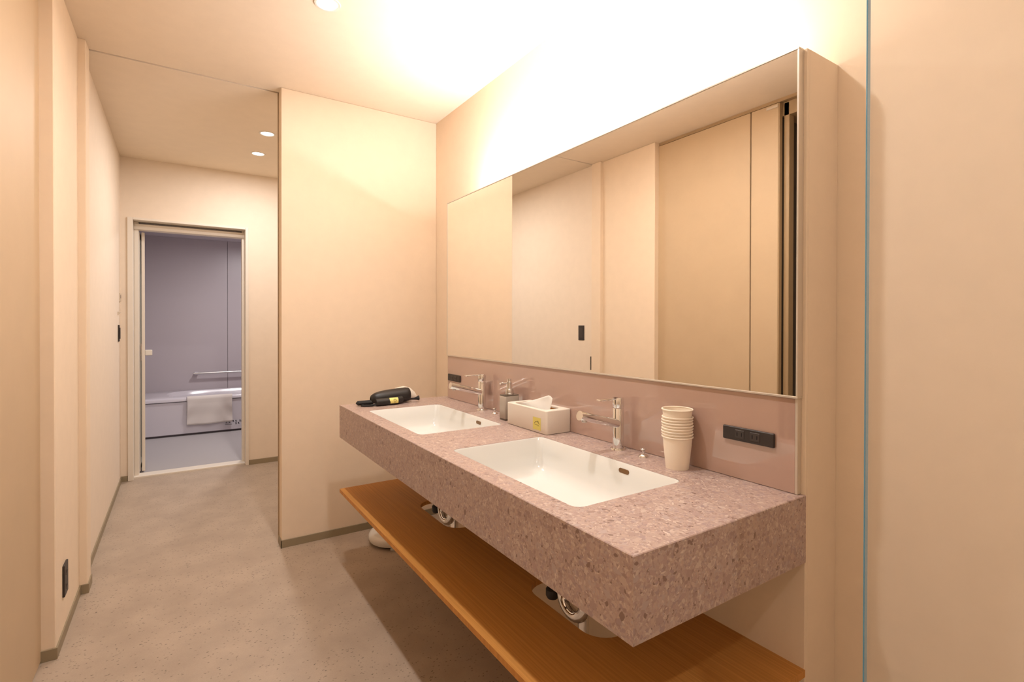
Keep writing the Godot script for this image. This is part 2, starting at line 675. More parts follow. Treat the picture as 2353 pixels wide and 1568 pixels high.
# ================================================================== room
func room() -> void:
	struct("floor", box(Vector3(-1.6, -0.10, ZB - 0.12), Vector3(1.5, 0.0, 1.2)), M.concrete_floor, "grey speckled concrete-look floor of washroom and hall", "floor")
	# ceiling: two fields with the door track between them
	struct("ceiling", box(Vector3(-1.6, H, ZQ + 0.008), Vector3(1.5, H + 0.1, 1.2)), M.ceiling_paint, "smooth cream ceiling over the vanity", "ceiling")
	struct("ceiling_hall", box(Vector3(-0.6, H, ZB - 0.3), Vector3(1.5, H + 0.1, ZQ - 0.008)), M.ceiling_paint, "cream ceiling of the hall beyond the door track", "ceiling")
	struct("trim_1", box(Vector3(XL, H + 0.02, ZQ - 0.0078), Vector3(1.3, H + 0.03, ZQ + 0.0078)), M.dark_gap, "thin dark door track line across the ceiling", "track")
	# right wall, furred wall behind the mirror
	struct("wall_right", box(Vector3(WX, 0, ZQ), Vector3(WX + 0.12, H, 1.2)), M.wall_paint, "cream wall rising behind and beside the vanity mirror", "wall")
	var fz := -0.5985
	var fs := new_st()
	bx(fs, Vector3(FX + 0.010, 0, Z1 + 0.06), Vector3(WX, 1.757, fz - 0.010))
	bx(fs, Vector3(FX, 0, Z1 + 0.05), Vector3(FX + 0.010, 1.797, fz), 0.0012)
	bx(fs, Vector3(FX + 0.010, 0, fz - 0.010), Vector3(WX, 1.797, fz), 0.0008)
	bx(fs, Vector3(FX + 0.010, 0, Z1 + 0.05), Vector3(WX, 1.797, Z1 + 0.06), 0.0008)
	struct("wall_vanity", fs, M.wall_paint, "furred-out cream half-height wall carrying mirror and counter", "wall")
	struct("wall_rear", box(Vector3(-1.6, 0, 1.0), Vector3(1.5, H, 1.12)), M.wall_paint, "cream wall behind the viewer", "wall")
	# partition
	struct("wall_partition", box(Vector3(XP, 0, ZQ), Vector3(WX, H - 0.0005, ZP), 0.002), M.wall_paint, "cream partition panel ending beside the hall opening", "wall")
	struct("trim_2", box(Vector3(XP - 0.004, 0.0, ZQ - 0.014), Vector3(XP + 0.03, H - 0.001, ZQ)), M.jamb_brown, "thin dark vertical seal along the far edge of the partition", "trim")
	var st := new_st()
	bx(st, Vector3(XP - 0.005, 0.0, ZP), Vector3(WX, 0.040, ZP + 0.006), 0.001)
	bx(st, Vector3(XP - 0.005, 0.0, ZQ), Vector3(XP, 0.040, ZP + 0.006), 0.001)
	struct("baseboard_partition", st, M.baseboard, "low olive-brown baseboard along the partition foot", "baseboard")
	struct("baseboard_right", box(Vector3(WX - 0.006, 0.0, Z0), Vector3(WX, 0.040, 1.0), 0.001), M.baseboard, "low olive-brown baseboard along the right wall", "baseboard")
	# left wall with its jamb pieces
	struct("wall_left", box(Vector3(XL - 0.20, 0, -2.89), Vector3(XL, H, -2.36), 0.003), M.wall_paint, "cream left wall beside the sliding door, with low black outlet", "wall")
	struct("wall_left_hall", box(Vector3(XL - 0.20, 0, ZB - 0.12), Vector3(XL, H, -2.93)), M.hall_paint, "pale hall wall on the left leading to the bathroom door", "wall")
	struct("trim_3", box(Vector3(XL - 0.02, 0.0, ZQ), Vector3(XL + 0.027, H, -2.862), 0.003), M.wall_paint, "slim cream jamb projecting at the hall opening", "jamb")
	st = new_st()
	bx(st, Vector3(XL - 0.06, 0.0, -2.862), Vector3(XL + 0.005, 0.040, -2.354), 0.001)
	struct("baseboard_left", st, M.baseboard, "low olive-brown baseboard along the near left wall", "baseboard")
	struct("baseboard_jamb", box(Vector3(XL, 0.0, ZQ), Vector3(XL + 0.032, 0.040, -2.857), 0.001), M.baseboard, "short olive-brown baseboard round the foot of the slim jamb", "baseboard")
	struct("baseboard_hall", box(Vector3(XL, 0.0, ZB), Vector3(XL + 0.006, 0.040, ZQ), 0.001), M.baseboard, "thin baseboard along the left hall wall", "baseboard")
	# sliding doors on the left
	var dr := Node3D.new()
	dr.name = "door_1"
	add_child(dr)
	tag(dr, "wide tan full-height sliding door left of the cream wall end", "door")
	dr.set_meta("kind", "structure")
	obj("panel", box(Vector3(XD - 0.035, 0.006, -2.385), Vector3(XD, H - 0.022, -1.697), 0.002), M.door_laminate, dr)
	obj("track", box(Vector3(XD - 0.05, H - 0.018, -2.385), Vector3(XD - 0.004, H, -1.15)), M.jamb_brown, dr)
	dr = Node3D.new()
	dr.name = "door_2"
	add_child(dr)
	tag(dr, "narrow tan door panel next to the dark opening, seen in the mirror", "door")
	dr.set_meta("kind", "structure")
	obj("panel", box(Vector3(XD - 0.035, 0.006, -1.690), Vector3(XD, H - 0.022, -1.533), 0.002), M.door_laminate, dr)
	obj("guide_plate", box(Vector3(XD, H - 0.045, -1.60), Vector3(XD + 0.003, H - 0.030, -1.535), 0.001), M.mirror_trim, dr)
	obj("edge_strip", box(Vector3(XD - 0.03, 0.006, -1.533), Vector3(XD - 0.004, H - 0.022, -1.528)), M.jamb_brown, dr)
	st = new_st()
	bx(st, Vector3(XD - 0.085, 0.0, -1.522), Vector3(XD - 0.036, H - 0.02, -1.493), 0.002)
	struct("trim_4", st, M.jamb_brown, "brown jamb post at the edge of the dark opening", "jamb")
	struct("trim_5", box(Vector3(XD - 0.12, 0.0, -2.39), Vector3(XD - 0.045, H, -1.535)), M.dark_gap, "dark door pocket behind the tan panels", "pocket")
	# dark closet behind the opening
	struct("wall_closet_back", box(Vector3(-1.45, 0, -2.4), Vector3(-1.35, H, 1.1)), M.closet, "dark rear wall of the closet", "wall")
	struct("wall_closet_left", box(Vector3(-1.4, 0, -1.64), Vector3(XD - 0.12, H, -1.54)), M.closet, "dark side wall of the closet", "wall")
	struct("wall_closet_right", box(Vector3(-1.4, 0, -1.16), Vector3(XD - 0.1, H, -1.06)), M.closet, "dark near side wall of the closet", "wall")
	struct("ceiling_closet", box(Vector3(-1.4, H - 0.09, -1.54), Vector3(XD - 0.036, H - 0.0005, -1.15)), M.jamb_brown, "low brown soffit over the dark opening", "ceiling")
	struct("wall_left_near", box(Vector3(XD - 0.12, 0, -1.15), Vector3(XD, H, 1.1)), M.wall_paint, "cream left wall beside the viewer", "wall")
	# glass screen near the viewer
	var g := thing("glass_screen", "tall clear glass screen at the right with a thin blue-green edge", "glass screen", Vector3(0.8143, 0.0, -0.33))
	obj("pane", box(Vector3(-0.005, 0.004, 0.0022), Vector3(0.005, H - 0.004, 1.328)), M.screen_glass, g)
	obj("edge", box(Vector3(-0.0045, 0.004, 0.0), Vector3(0.0045, H - 0.004, 0.002), 0.0004), M.glass_edge, g, "blue-green polished edge")


func hall_end() -> void:
	# end wall pierced by the bathroom door
	var st := new_st()
	bx(st, Vector3(-0.55, 0, ZB - 0.12), Vector3(-0.300, H, ZB))
	bx(st, Vector3(0.470, 0, ZB - 0.12), Vector3(WX + 0.1, H, ZB))
	bx(st, Vector3(-0.300, 1.948, ZB - 0.12), Vector3(0.470, H, ZB))
	struct("wall_back", st, M.hall_paint, "pale end wall of the hall around the bathroom door", "wall")
	struct("wall_hall_right", box(Vector3(WX, 0, ZB - 0.12), Vector3(WX + 0.12, H, ZQ)), M.hall_paint, "hall wall hidden behind the partition", "wall")
	st = new_st()
	bx(st, Vector3(XL, 0.0, ZB), Vector3(-0.322, 0.040, ZB + 0.006), 0.001)
	bx(st, Vector3(0.480, 0.0, ZB), Vector3(WX, 0.040, ZB + 0.006), 0.001)
	struct("baseboard_back", st, M.baseboard, "low brown baseboard on the hall end wall", "baseboard")
	# casing
	var d := Node3D.new()
	d.name = "door_3"
	add_child(d)
	tag(d, "white bathroom doorway at the hall end, its folding door pushed open", "doorway")
	d.set_meta("kind", "structure")
	obj("casing", box(Vector3(-0.321, 0.0, ZB - 0.11), Vector3(-0.287, 1.957, ZB + 0.012), 0.002), M.frame_white, d)
	obj("casing", box(Vector3(0.455, 0.0, ZB - 0.11), Vector3(0.478, 1.957, ZB + 0.012), 0.002), M.frame_white, d)
	obj("casing", box(Vector3(-0.2868, 1.940, ZB - 0.11), Vector3(0.4548, 1.957, ZB + 0.012), 0.002), M.frame_white, d)
	obj("door_frame", box(Vector3(-0.287, 0.0, -4.875), Vector3(-0.258, 1.94, -4.80), 0.003), M.frame_white, d)
	obj("door_frame", box(Vector3(0.438, 0.0, -4.875), Vector3(0.470, 1.94, -4.80), 0.003), M.frame_white, d)
	obj("header", box(Vector3(-0.287, 1.882, -4.875), Vector3(0.470, 1.925, -4.79), 0.003), M.frame_white, d)
	obj("sill", box(Vector3(-0.300, -0.01, -4.865), Vector3(0.470, 0.014, ZB - 0.04), 0.003), M.frame_white, d)
	# folding door, both leaves folded to the left jamb
	var a := thing("folding_door", "narrow white folding bathroom door folded against the left jamb", "folding door", Vector3(-0.2345, 0.02, -4.885))
	var turn := atan2(-0.0155, 0.35)
	for leaf in 2:
		var xf := Transform3D(Basis(Vector3.UP, -turn if leaf == 0 else turn * 0.2), Vector3(0.0 if leaf == 0 else -0.030, 0, 0))
		var f := new_st()
		for q in [[Vector3(-0.0105, 0, -0.022), Vector3(0.0105, 1.855, 0.0)], [Vector3(-0.0105, 0, -0.34), Vector3(0.0105, 1.855, -0.315)], [Vector3(-0.0105, 0, -0.315), Vector3(0.0105, 0.05, -0.022)], [Vector3(-0.0105, 1.80, -0.315), Vector3(0.0105, 1.855, -0.022)], [Vector3(-0.0105, 0.90, -0.315), Vector3(0.0105, 0.94, -0.022)]]:
			bx(f, q[0], q[1], 0.002)
		var fr := obj("leaf_frame", f, M.frame_white, a)
		fr.transform = xf
		var gl := obj("leaf_pane", box(Vector3(-0.003, 0.05, -0.315), Vector3(0.003, 1.80, -0.022)), M.door_glass, a)
		gl.transform = xf
	var hst := new_st()
	bx(hst, Vector3(0.008, 0.898, -0.045), Vector3(0.056, 0.942, -0.020), 0.004)
	obj("handle", hst, M.white_plastic, a)
	hst = new_st()
	bx(hst, Vector3(-0.018, 0.86, -0.012), Vector3(-0.011, 0.99, 0.004), 0.002)
	obj("latch_plate", hst, M.steel, a)


func bathroom() -> void:
	var XA := -0.42
	var XB := 1.30
	var ZC := -7.0
	struct("floor_bathroom", box(Vector3(XA, -0.10, ZC), Vector3(XB, -0.002, -4.84)), M.bath_floor, "pale grey bathroom floor beyond the doorway", "floor")
	struct("ceiling_bathroom", box(Vector3(XA - 0.1, 2.15, ZC - 0.1), Vector3(XB + 0.1, 2.25, -4.84)), M.bath_white, "white bathroom ceiling", "ceiling")
	struct("wall_bathroom_left", box(Vector3(XA - 0.1, -0.1, ZC), Vector3(XA, 2.15, -4.84)), M.bath_wall, "lilac-grey left bathroom wall", "wall")
	struct("wall_bathroom_right", box(Vector3(XB, -0.1, ZC), Vector3(XB + 0.1, 2.15, -4.84)), M.bath_wall, "lilac-grey right bathroom wall", "wall")
	var st := new_st()
	bx(st, Vector3(XA, 0, -4.90), Vector3(-0.300, 2.15, -4.84))
	bx(st, Vector3(0.470, 0, -4.90), Vector3(XB, 2.15, -4.84))
	bx(st, Vector3(-0.300, 1.93, -4.90), Vector3(0.470, 2.15, -4.84))
	struct("wall_bathroom_front", st, M.bath_wall, "lilac-grey bathroom wall around the doorway", "wall")
	var wb := struct("wall_bathroom_back", box(Vector3(XA - 0.1, -0.1, ZC - 0.1), Vector3(XB + 0.1, 2.15, ZC - 0.008)), M.bath_dark, "lilac-grey panelled wall behind the bathtub", "wall")
	for q in [[XA, 0.4825], [0.4865, XB]]:
		obj("panel", box(Vector3(q[0], 0, ZC - 0.008), Vector3(q[1], 2.15, ZC), 0.001), M.bath_wall, wb)
	# bathtub
	var t := thing("bathtub", "white built-in bathtub along the lilac back wall, towel over its front", "bathtub", Vector3(0, 0, 0))
	var zf := -6.285
	st = new_st()
	bx(st, Vector3(XA + 0.003, 0.018, ZC + 0.06), Vector3(XB - 0.003, 0.352, zf - 0.012), 0.004)
	obj("apron", st, M.bath_white, t)
	obj("toe_gap", box(Vector3(XA + 0.003, 0.0, ZC + 0.06), Vector3(XB - 0.003, 0.018, zf - 0.035)), M.bath_dark, t)
	# rim with an oval opening, and the basin below it
	var rings := []
	var n := 64
	var mk := func(cx: float, cz: float, ax: float, az: float, pw: float, y: float) -> PackedVector3Array:
		var r := PackedVector3Array()
		for k in n:
			var an := TAU * k / n
			var c := cos(an)
			var s := sin(an)
			r.append(Vector3(cx + ax * signf(c) * pow(absf(c), 2.0 / pw), y, cz + az * signf(s) * pow(absf(s), 2.0 / pw)))
		return r
	var ox := (XA + XB) * 0.5
	var oz := (ZC + zf) * 0.5
	var hx := (XB - XA) * 0.5 - 0.003
	var hz := (zf - ZC) * 0.5 - 0.001
	rings = [mk.call(ox, oz, hx, hz, 40.0, 0.358), mk.call(ox, oz, hx, hz, 40.0, 0.384), mk.call(ox, oz, hx - 0.008, hz - 0.008, 40.0, 0.392), mk.call(ox + 0.1, oz - 0.01, hx - 0.20, hz - 0.052, 3.2, 0.394), mk.call(ox + 0.1, oz - 0.01, hx - 0.215, hz - 0.064, 3.2, 0.386), mk.call(ox + 0.1, oz - 0.01, hx - 0.25, hz - 0.085, 3.2, 0.25), mk.call(ox + 0.1, oz - 0.01, hx - 0.33, hz - 0.12, 3.0, 0.06), mk.call(ox + 0.1, oz - 0.01, 0.05, 0.03, 2.0, 0.045)]
	st = new_st()
	for i in rings.size() - 1:
		loft(st, [rings[i], rings[i + 1]], true, false, 1 + (1 if i > 2 else 0))
	obj("basin", st, M.bath_white, t)
	st = new_st()
	bx(st, Vector3(XA + 0.003, 0.352, zf - 0.05), Vector3(XB - 0.003, 0.358, zf - 0.016))
	obj("lip_gap", st, M.bath_dark, t)
	# strip of pictograms low on the apron
	st = new_st()
	st.set_smooth_group(-1)
	var zz := zf - 0.0115
	var pv := [[Vector3(0.405, 0.055, zz), Vector2(0, 1)], [Vector3(0.405, 0.125, zz), Vector2(0, 0)], [Vector3(0.585, 0.125, zz), Vector2(1, 0)], [Vector3(0.405, 0.055, zz), Vector2(0, 1)], [Vector3(0.585, 0.125, zz), Vector2(1, 0)], [Vector3(0.585, 0.055, zz), Vector2(1, 1)]]
	for v in pv:
		st.set_uv(v[1])
		st.add_vertex(v[0])
	obj("pictogram_strip", st, M.pictograms, t, "small dark pictograms low on the white panel")
	# towel over the front edge
	var tw := new_st()
	var rows := []
	var cols := 36
	var profile := [Vector2(-6.345, 0.3975), Vector2(-6.315, 0.400), Vector2(-6.290, 0.402), Vector2(-6.275, 0.394), Vector2(-6.272, 0.37)]
	for k in 14:
		profile.append(Vector2(-6.274 + 0.002 * sin(k * 0.6), 0.355 - 0.245 * (k + 1) / 14.0))
	for side in 2:
		var list := range(profile.size()) if side == 0 else range(profile.size() - 1, -1, -1)
		for i in list:
			var pr: Vector2 = profile[i]
			var ring := PackedVector3Array()
			for k in cols + 1:
				var u := float(k) / cols
				var down := clampf((0.40 - pr.y) / 0.29, 0.0, 1.0)
				var x := lerpf(0.066, 0.478, u) + 0.004 * sin(down * 5.0) * (0.5 - u)
				var sag := down * (0.010 * sin(PI * u) - 0.004 * u)
				var c2 := absf(u - 0.5) * 2.0
				var fold := down * (0.007 * sin(u * 10.0 + down * 3.5) + 0.010 * pow(c2, 2.0) * sin(8.0 * (down - c2)))
				var off := 0.003 if side == 1 else 0.0
				ring.append(Vector3(x, pr.y - sag * 0.6 + (off * 1.2 if i < 3 else 0.0), pr.x + maxf(fold, -0.006) + (off if i >= 3 else 0.0) + 0.004))
			rows.append(ring)
	rows.append(rows[0])
	loft(tw, rows, false, true, 1)
	tag(obj("hand_towel", tw, M.towel), "white hand towel hanging over the front edge of the bathtub", "towel")
	# grab rail
	t = thing("grab_rail", "horizontal metal grab rail on the bathroom back wall above the tub", "grab rail", Vector3(0, 0.588, ZC))
	st = new_st()
	tube(st, [Vector3(0.135, 0.0, 0.07), Vector3(0.95, 0.0, 0.07)], 0.013, 14)
	obj("rail", st, M.steel, t)
	for x in [0.165, 0.92]:
		st = new_st()
		bx(st, Vector3(x - 0.022, -0.016, 0.0), Vector3(x + 0.022, 0.016, 0.078), 0.006)
		obj("bracket", st, M.bath_white, t)


# ================================================================== vanity
func sink_outline(z0: float, z1: float, r: float, y: float, inset := 0.0) -> PackedVector3Array:
	return rrect(0.695 + inset, 1.035 - inset, z0 + inset, z1 - inset, r, y, 6)


const SINKS := [[-1.405, -0.816], [-2.228, -1.648]]


func vanity() -> void:
	# counter slab with two rounded openings
	var t := new_st()
	var xb := FX
	var c := 0.0015
	var holes := SINKS.duplicate()
	holes.reverse()
	var z := Z1 + c
	var polys: Array[PackedVector2Array] = []
	for h in holes:
		polys.append(PackedVector2Array([Vector2(CX + c, z), Vector2(xb, z), Vector2(xb, h[0]), Vector2(CX + c, h[0])]))
		var o := sink_outline(h[0], h[1], 0.022, 0.0)
		# outline corners run: far-x near-z, low-x near-z, low-x far-z, high-x far-z; halves split at the middle of x
		var mid := 0.865
		var lo := PackedVector2Array([Vector2(mid, h[0]), Vector2(CX + c, h[0]), Vector2(CX + c, h[1]), Vector2(mid, h[1])])
		var hi := PackedVector2Array([Vector2(mid, h[1]), Vector2(xb, h[1]), Vector2(xb, h[0]), Vector2(mid, h[0])])
		# a hair of slab is kept at both ends of the opening so that each half is one outline
		var e := 0.0
		for i in range(7, 21):
			lo.append(Vector2(o[i].x, clampf(o[i].z, h[0] + e, h[1] - e)))
		for i in range(21, 35):
			hi.append(Vector2(o[i % 28].x, clampf(o[i % 28].z, h[0] + e, h[1] - e)))
		polys.append(lo)
		polys.append(hi)
		z = h[1]
	polys.append(PackedVector2Array([Vector2(CX + c, z), Vector2(xb, z), Vector2(xb, Z0 - c), Vector2(CX + c, Z0 - c)]))
	for p in polys:
		var clean := PackedVector2Array()
		for q in p:
			if clean.is_empty() or clean[-1].distance_to(q) > 1e-5:
				clean.append(q)
		var idx := Geometry2D.triangulate_polygon(clean)
		if idx.is_empty():
			push_warning("no triangles")
		for i in range(0, idx.size(), 3):
			var a := clean[idx[i]]
			var b := clean[idx[i + 1]]
			var d := clean[idx[i + 2]]
			tri(t, Vector3(a.x, CY, a.y), Vector3(b.x, CY, b.y), Vector3(d.x, CY, d.y), Vector3.UP)
	var yl := 0.637
	# front, ends, chamfer, underside
	quad(t, Vector3(CX, yl, Z1), Vector3(CX, yl, Z0), Vector3(CX, CY - c, Z0), Vector3(CX, CY - c, Z1), Vector3.LEFT)
	quad(t, Vector3(CX, CY - c, Z1), Vector3(CX, CY - c, Z0), Vector3(CX + c, CY, Z0 - c), Vector3(CX + c, CY, Z1 + c), Vector3(-1, 1, 0))
	for s in [[Z0, 1.0], [Z1, -1.0]]:
		var zi: float = s[0] - s[1] * c
		quad(t, Vector3(CX, yl, s[0]), Vector3(xb, yl, s[0]), Vector3(xb, CY - c, s[0]), Vector3(CX, CY - c, s[0]), Vector3(0, 0, s[1]))
		quad(t, Vector3(CX, CY - c, s[0]), Vector3(xb, CY - c, s[0]), Vector3(xb, CY, zi), Vector3(CX + c, CY, zi), Vector3(0, 1, s[1]))
		quad(t, Vector3(CX, yl, s[0]), Vector3(xb, yl, s[0]), Vector3(xb, yl, zi - s[1] * 0.02), Vector3(CX, yl, zi - s[1] * 0.02), Vector3.DOWN)
	quad(t, Vector3(CX, yl, Z1), Vector3(CX, yl, Z0), Vector3(CX + 0.02, yl, Z0), Vector3(CX + 0.02, yl, Z1), Vector3.DOWN)
	quad(t, Vector3(CX + 0.02, yl, Z1), Vector3(CX + 0.02, yl, Z0), Vector3(CX + 0.02, CY - 0.02, Z0), Vector3(CX + 0.02, CY - 0.02, Z1), Vector3.RIGHT)
	for s in [[Z0 - 0.02, -1.0], [Z1 + 0.02, 1.0]]:
		quad(t, Vector3(CX + 0.02, yl, s[0]), Vector3(xb, yl, s[0]), Vector3(xb, CY - 0.02, s[0]), Vector3(CX + 0.02, CY - 0.02, s[0]), Vector3(0, 0, s[1]))
	for h in holes:
		var o1 := sink_outline(h[0], h[1], 0.022, CY)
		var o2 := sink_outline(h[0], h[1], 0.022, CY - 0.02)
		loft(t, [o1, o2], true, false)
	var ct := obj("vanity_counter", t, M.terrazzo)
	tag(ct, "long mauve-grey terrazzo vanity counter with two basin openings", "counter")
	# basins
	var names := ["white rectangular basin sunk in the counter nearer the viewer, below the cup stack", "white rectangular basin sunk in the far half of the counter, beside the black hair dryer"]
	for i in 2:
		var h: Array = SINKS[i]
		var zc: float = (h[0] + h[1]) * 0.5
		var s := thing("sink", names[i], "sink", Vector3(0.865, CY, zc), 0.0, "vanity basins")
		var hz: float = (h[1] - h[0]) * 0.5
		var rr := func(inset: float, r: float, y: float) -> PackedVector3Array:
			return rrect(-0.17 + inset, 0.17 - inset, -hz + inset, hz - inset, r, y, 6)
		var st := new_st()
		loft(st, [rr.call(0.0006, 0.022, -0.0008), rr.call(0.003, 0.022, -0.004), rr.call(0.008, 0.026, -0.05), rr.call(0.014, 0.032, -0.085), rr.call(0.030, 0.045, -0.108), rr.call(0.060, 0.055, -0.117), rr.call(0.150, 0.015, -0.122)], true, false, 1)
		fan(st, rr.call(0.150, 0.015, -0.122), Vector3.UP)
		loft(st, [rr.call(0.0006, 0.022, -0.0008), rr.call(0.0006, 0.022, -0.05), rr.call(0.006, 0.03, -0.09), rr.call(0.05, 0.05, -0.128), rr.call(0.15, 0.015, -0.130)], true, true, 2)
		fan(st, rr.call(0.150, 0.015, -0.130), Vector3.DOWN)
		obj("basin", st, M.ceramic, s)
		st = new_st()
		lathe(st, [Vector2(0.0005, -0.114), Vector2(0.016, -0.115), Vector2(0.019, -0.118), Vector2(0.024, -0.119), Vector2(0.026, -0.1215)], Vector3.ZERO, 28)
		obj("drain", st, M.chrome, s)
		st = new_st()
		var pl := PackedVector2Array()
		for k in 24:
			var a := TAU * k / 24.0
			pl.append(Vector2((0.0125 if cos(a) > 0 else -0.0125) + 0.0065 * cos(a), 0.0065 * sin(a)))
		prism(st, pl, 0.0, 0.003, Transform3D(Basis(Vector3(0, 0, 1), Vector3(-1, 0, 0), Vector3(0, -1, 0)), Vector3(0.1665, -0.0225, 0.100 if i == 0 else 0.108)))
		obj("overflow_hole", st, M.overflow, s, "brown oval overflow slot in the rear side")
	# mirror and splashback
	var m := thing("vanity_mirror", "wide frameless mirror above the basins with a slim pale edge", "mirror", Vector3(FX, 0, 0))
	obj("glass", box(Vector3(MX - FX, 1.012, -2.396), Vector3(-0.0002, 1.793, -0.610), 0.0008), M.mirror, m)
	var fr := new_st()
	bx(fr, Vector3(MX - FX - 0.0015, 1.793, -2.400), Vector3(-0.0002, 1.7975, -0.606), 0.0005)
	bx(fr, Vector3(MX - FX - 0.0015, 1.007, -2.400), Vector3(-0.0002, 1.012, -0.606), 0.0005)
	bx(fr, Vector3(MX - FX - 0.0015, 1.012, -2.400), Vector3(-0.0002, 1.793, -2.396), 0.0005)
	bx(fr, Vector3(MX - FX - 0.0015, 1.012, -0.610), Vector3(-0.0002, 1.793, -0.606), 0.0005)
	obj("frame", fr, M.mirror_trim, m)
	var sp := thing("splashback", "glossy mauve splashback panel between counter and mirror", "splashback", Vector3(FX, CY, 0))
	obj("panel", box(Vector3(SX - FX, 0.0008, -2.400), Vector3(-0.0002, 1.0065 - CY, -0.614), 0.0008), M.splashback, sp)
	obj("edge_trim", box(Vector3(SX - FX - 0.0008, 0.0008, -0.614), Vector3(-0.0002, 1.0065 - CY, -0.608), 0.0005), M.mirror_trim, sp)


func faucet(at: Vector3, label: String) -> void:
	var t := thing("faucet", label, "faucet", at, 0.0, "chrome basin faucets")
	var st := new_st()
	lathe(st, [Vector2(0.0245, 0.0), Vector2(0.0245, 0.003), Vector2(0.023, 0.005), Vector2(0.0165, 0.006)], Vector3.ZERO, 36)
	obj("base_ring", st, M.chrome, t)
	st = new_st()
	lathe(st, [Vector2(0.0170, 0.0045), Vector2(0.0170, 0.126), Vector2(0.0160, 0.1275), Vector2(0.0005, 0.1275)], Vector3.ZERO, 36)
	obj("body", st, M.chrome, t)
	# spout: rises gently towards the basin
	var a := Vector3(-0.008, 0.081, 0.004)
	var b := Vector3(-0.152, 0.118, 0.001)
	st = new_st()
	tube(st, [a, a.lerp(b, 0.5), b], 0.0135, 24, true)
	var d := (b - a).normalized()
	tube(st, [b, b + d * 0.002, b + d * 0.0045], 0.0142, 24, true)
	obj("spout", st, M.chrome, t)
	st = new_st()
	lathe(st, [Vector2(0.0005, -0.0165), Vector2(0.0075, -0.0165), Vector2(0.0085, -0.0155), Vector2(0.0085, 0.0)], b - d * 0.014, 24)
	obj("aerator", st, M.steel, t)
	st = new_st()
	lathe(st, [Vector2(0.0005, 0.129), Vector2(0.0165, 0.129), Vector2(0.0175, 0.131), Vector2(0.0175, 0.158), Vector2(0.0165, 0.1595), Vector2(0.0005, 0.1595)], Vector3.ZERO, 36)
	bx(st, Vector3(-0.083, 0.1545, -0.0085), Vector3(-0.004, 0.1595, 0.0085), 0.0018)
	obj("lever_handle", st, M.chrome, t)


